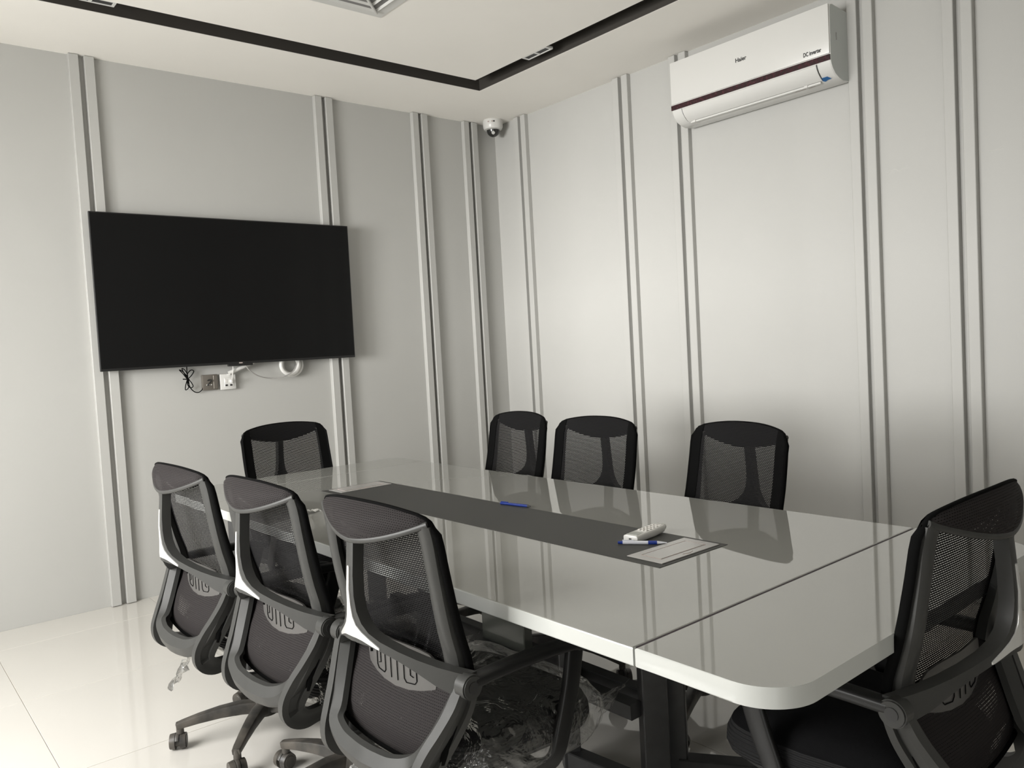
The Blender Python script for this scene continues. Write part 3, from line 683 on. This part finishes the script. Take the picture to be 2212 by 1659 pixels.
    def caster_mesh():
        bm = B()
        for s in (-1, 1):
            v = cyl(bm, (0, s*.008, 0), (0, s*.026, 0), .0275, .025, 22)
            cyl(bm, (0, s*.0255, 0), (0, s*.0275, 0), .019, .017, 18)
        cyl(bm, (0, -.009, .0), (0, .009, .0), .018, n=16)
        # hood over the wheels
        pth = [Vector((.026*cos(a), 0, .026*sin(a))) for a in [radians(x) for x in range(20, 171, 15)]]
        sweep(bm, pth, rrect(.013, .006, .002), (0, 1, 0)); return bm
    first = None
    for k in range(5):
        if first is None:
            first = obj('base_leg', leg_mesh(), 'dusty', t, True, 40); cs = obj('caster', caster_mesh(), 'dusty', first, True, 40); l, c = first, cs
        else:
            l = first.copy(); C.objects.link(l); l.parent = t; c = cs.copy(); C.objects.link(c); c.parent = l
        l.rotation_euler = (0, 0, 2*pi*k/5); c.location = (.29, 0, .0285); c.rotation_euler = (0, 0, radians(random.uniform(0, 360)))
    return t
proto = make_chair()
def wrap(parent, front=.29, seed=0, tail=None):
    """loose clear plastic bag still around the seat"""
    bm = B(); n = 72; rows = [(.06, .355), (.0, .358), (-.012, .38), (-.014, .41), (-.010, .44), (.006, .464), (.035, .483), (.08, .495), (.15, .499), (.23, .499)]
    x0, x1, w_ = -.19, front, .248
    def g(i, j):
        sh, z = rows[j]; a = 2*pi*i/n; ca, sa = cos(a), sin(a); e = .4
        px = abs(ca)**e*(1 if ca > 0 else -1); py = abs(sa)**e*(1 if sa > 0 else -1)
        hx = max(.01, (x1-x0)/2-sh); hy = max(.01, w_-sh-(.035 if px > .9 and z < .46 else 0))
        p = Vector(((x0+x1)/2+px*hx, py*hy, z)); q = p*11+Vector((seed*7.1, 0, 0))
        d = noise.noise(q)*.009+noise.noise(q*2.7)*.006+abs(noise.noise(q*5))*.006
        nrm = Vector((px, py, .5 if z > .48 else 0)).normalized(); return p+nrm*d+Vector((0, 0, .004*noise.noise(q*4)))
    grid(bm, g, n, len(rows), True)
    bmesh.ops.subdivide_edges(bm, edges=list(bm.edges), cuts=1, use_grid_fill=True)
    for v in bm.verts: v.co += noise.noise_vector(v.co*28+Vector((seed, 0, 0)))*.006
    obj('plastic_cover', bm, 'film', parent, True, 70)['label'] = 'loose clear plastic cover around the seat'
    def fp(u, v):
        k = .05+.11*v; return (front-.03+.115*v+.02*(u-.5), -.235+.05*v+(u-.5)*k*.8, .425-.045*v+(u-.5)*-.10*(.5+v))
    crumple('plastic_flap', fp, 18, 16, 'film', parent, .014, 26)['label'] = 'loose flap of the plastic cover'
    if tail:
        tx, ty, tz, L, wd = tail
        def f(u, v):
            k = wd*(.25+1.2*abs(v-.25)); return (tx+.02*sin(5*v)+(u-.5)*k*.8, ty+(u-.5)*k+.03*v, tz-L*v)
        crumple('plastic_tail', f, 16, 24, 'film_tail', parent, .016, 42)['label'] = 'crumpled end of the plastic cover'
G = 'black mesh office chairs around the conference table'
spec = [
 # x, y, heading, base angle (world), label, wrap
 (-2.853, -3.206, 2.2, 200, 'black mesh office chair in the left foreground, largest in view, with plastic-covered seat', (.262, 1, (-.225, .135, .355, .075, .085))),
 (-2.886, -2.640, 2.2, 110, 'middle of the three black mesh office chairs seen from behind at left', (.255, 2, None)),
 (-2.926, -2.086, 2.7, 157, 'leftmost black mesh office chair, seen from behind, with a plastic tail under its seat', (.25, 3, (-.205, .155, .36, .15, .13))),
 (-2.31, -1.279, -85.2, 20, 'black mesh office chair at the far end of the table, below the television', None),
 (-1.747, -1.863, 173.9, 100, 'black mesh office chair on the far side of the table nearest the room corner', None),
 (-1.795, -2.446, 180.5, 130, 'middle black mesh office chair on the far side of the table against the right wall', None),
 (-1.769, -3.086, 169.2, 204, 'black mesh office chair on the far side of the table, below the air conditioner', None),
 (-2.306, -3.950, 89.5, 35, 'black mesh office chair at the near end of the table, at the right edge', None)]
trees = [proto]+[copy_tree(proto) for _ in spec[1:]]
for c, (x, y, a, ba, label, wr) in zip(trees, spec):
    c.location = (x, y, 0); c.rotation_euler = (0, 0, radians(a)); c['label'] = label; c['category'] = 'chair'; c['group'] = G
    for ch in list(C.objects):
        if ch.parent == c and ch.name.startswith('base_leg'): ch.rotation_euler.z += radians(ba-a)
for c, s in zip(trees, spec):
    if s[5]: wrap(c, s[5][0], s[5][1], s[5][2])
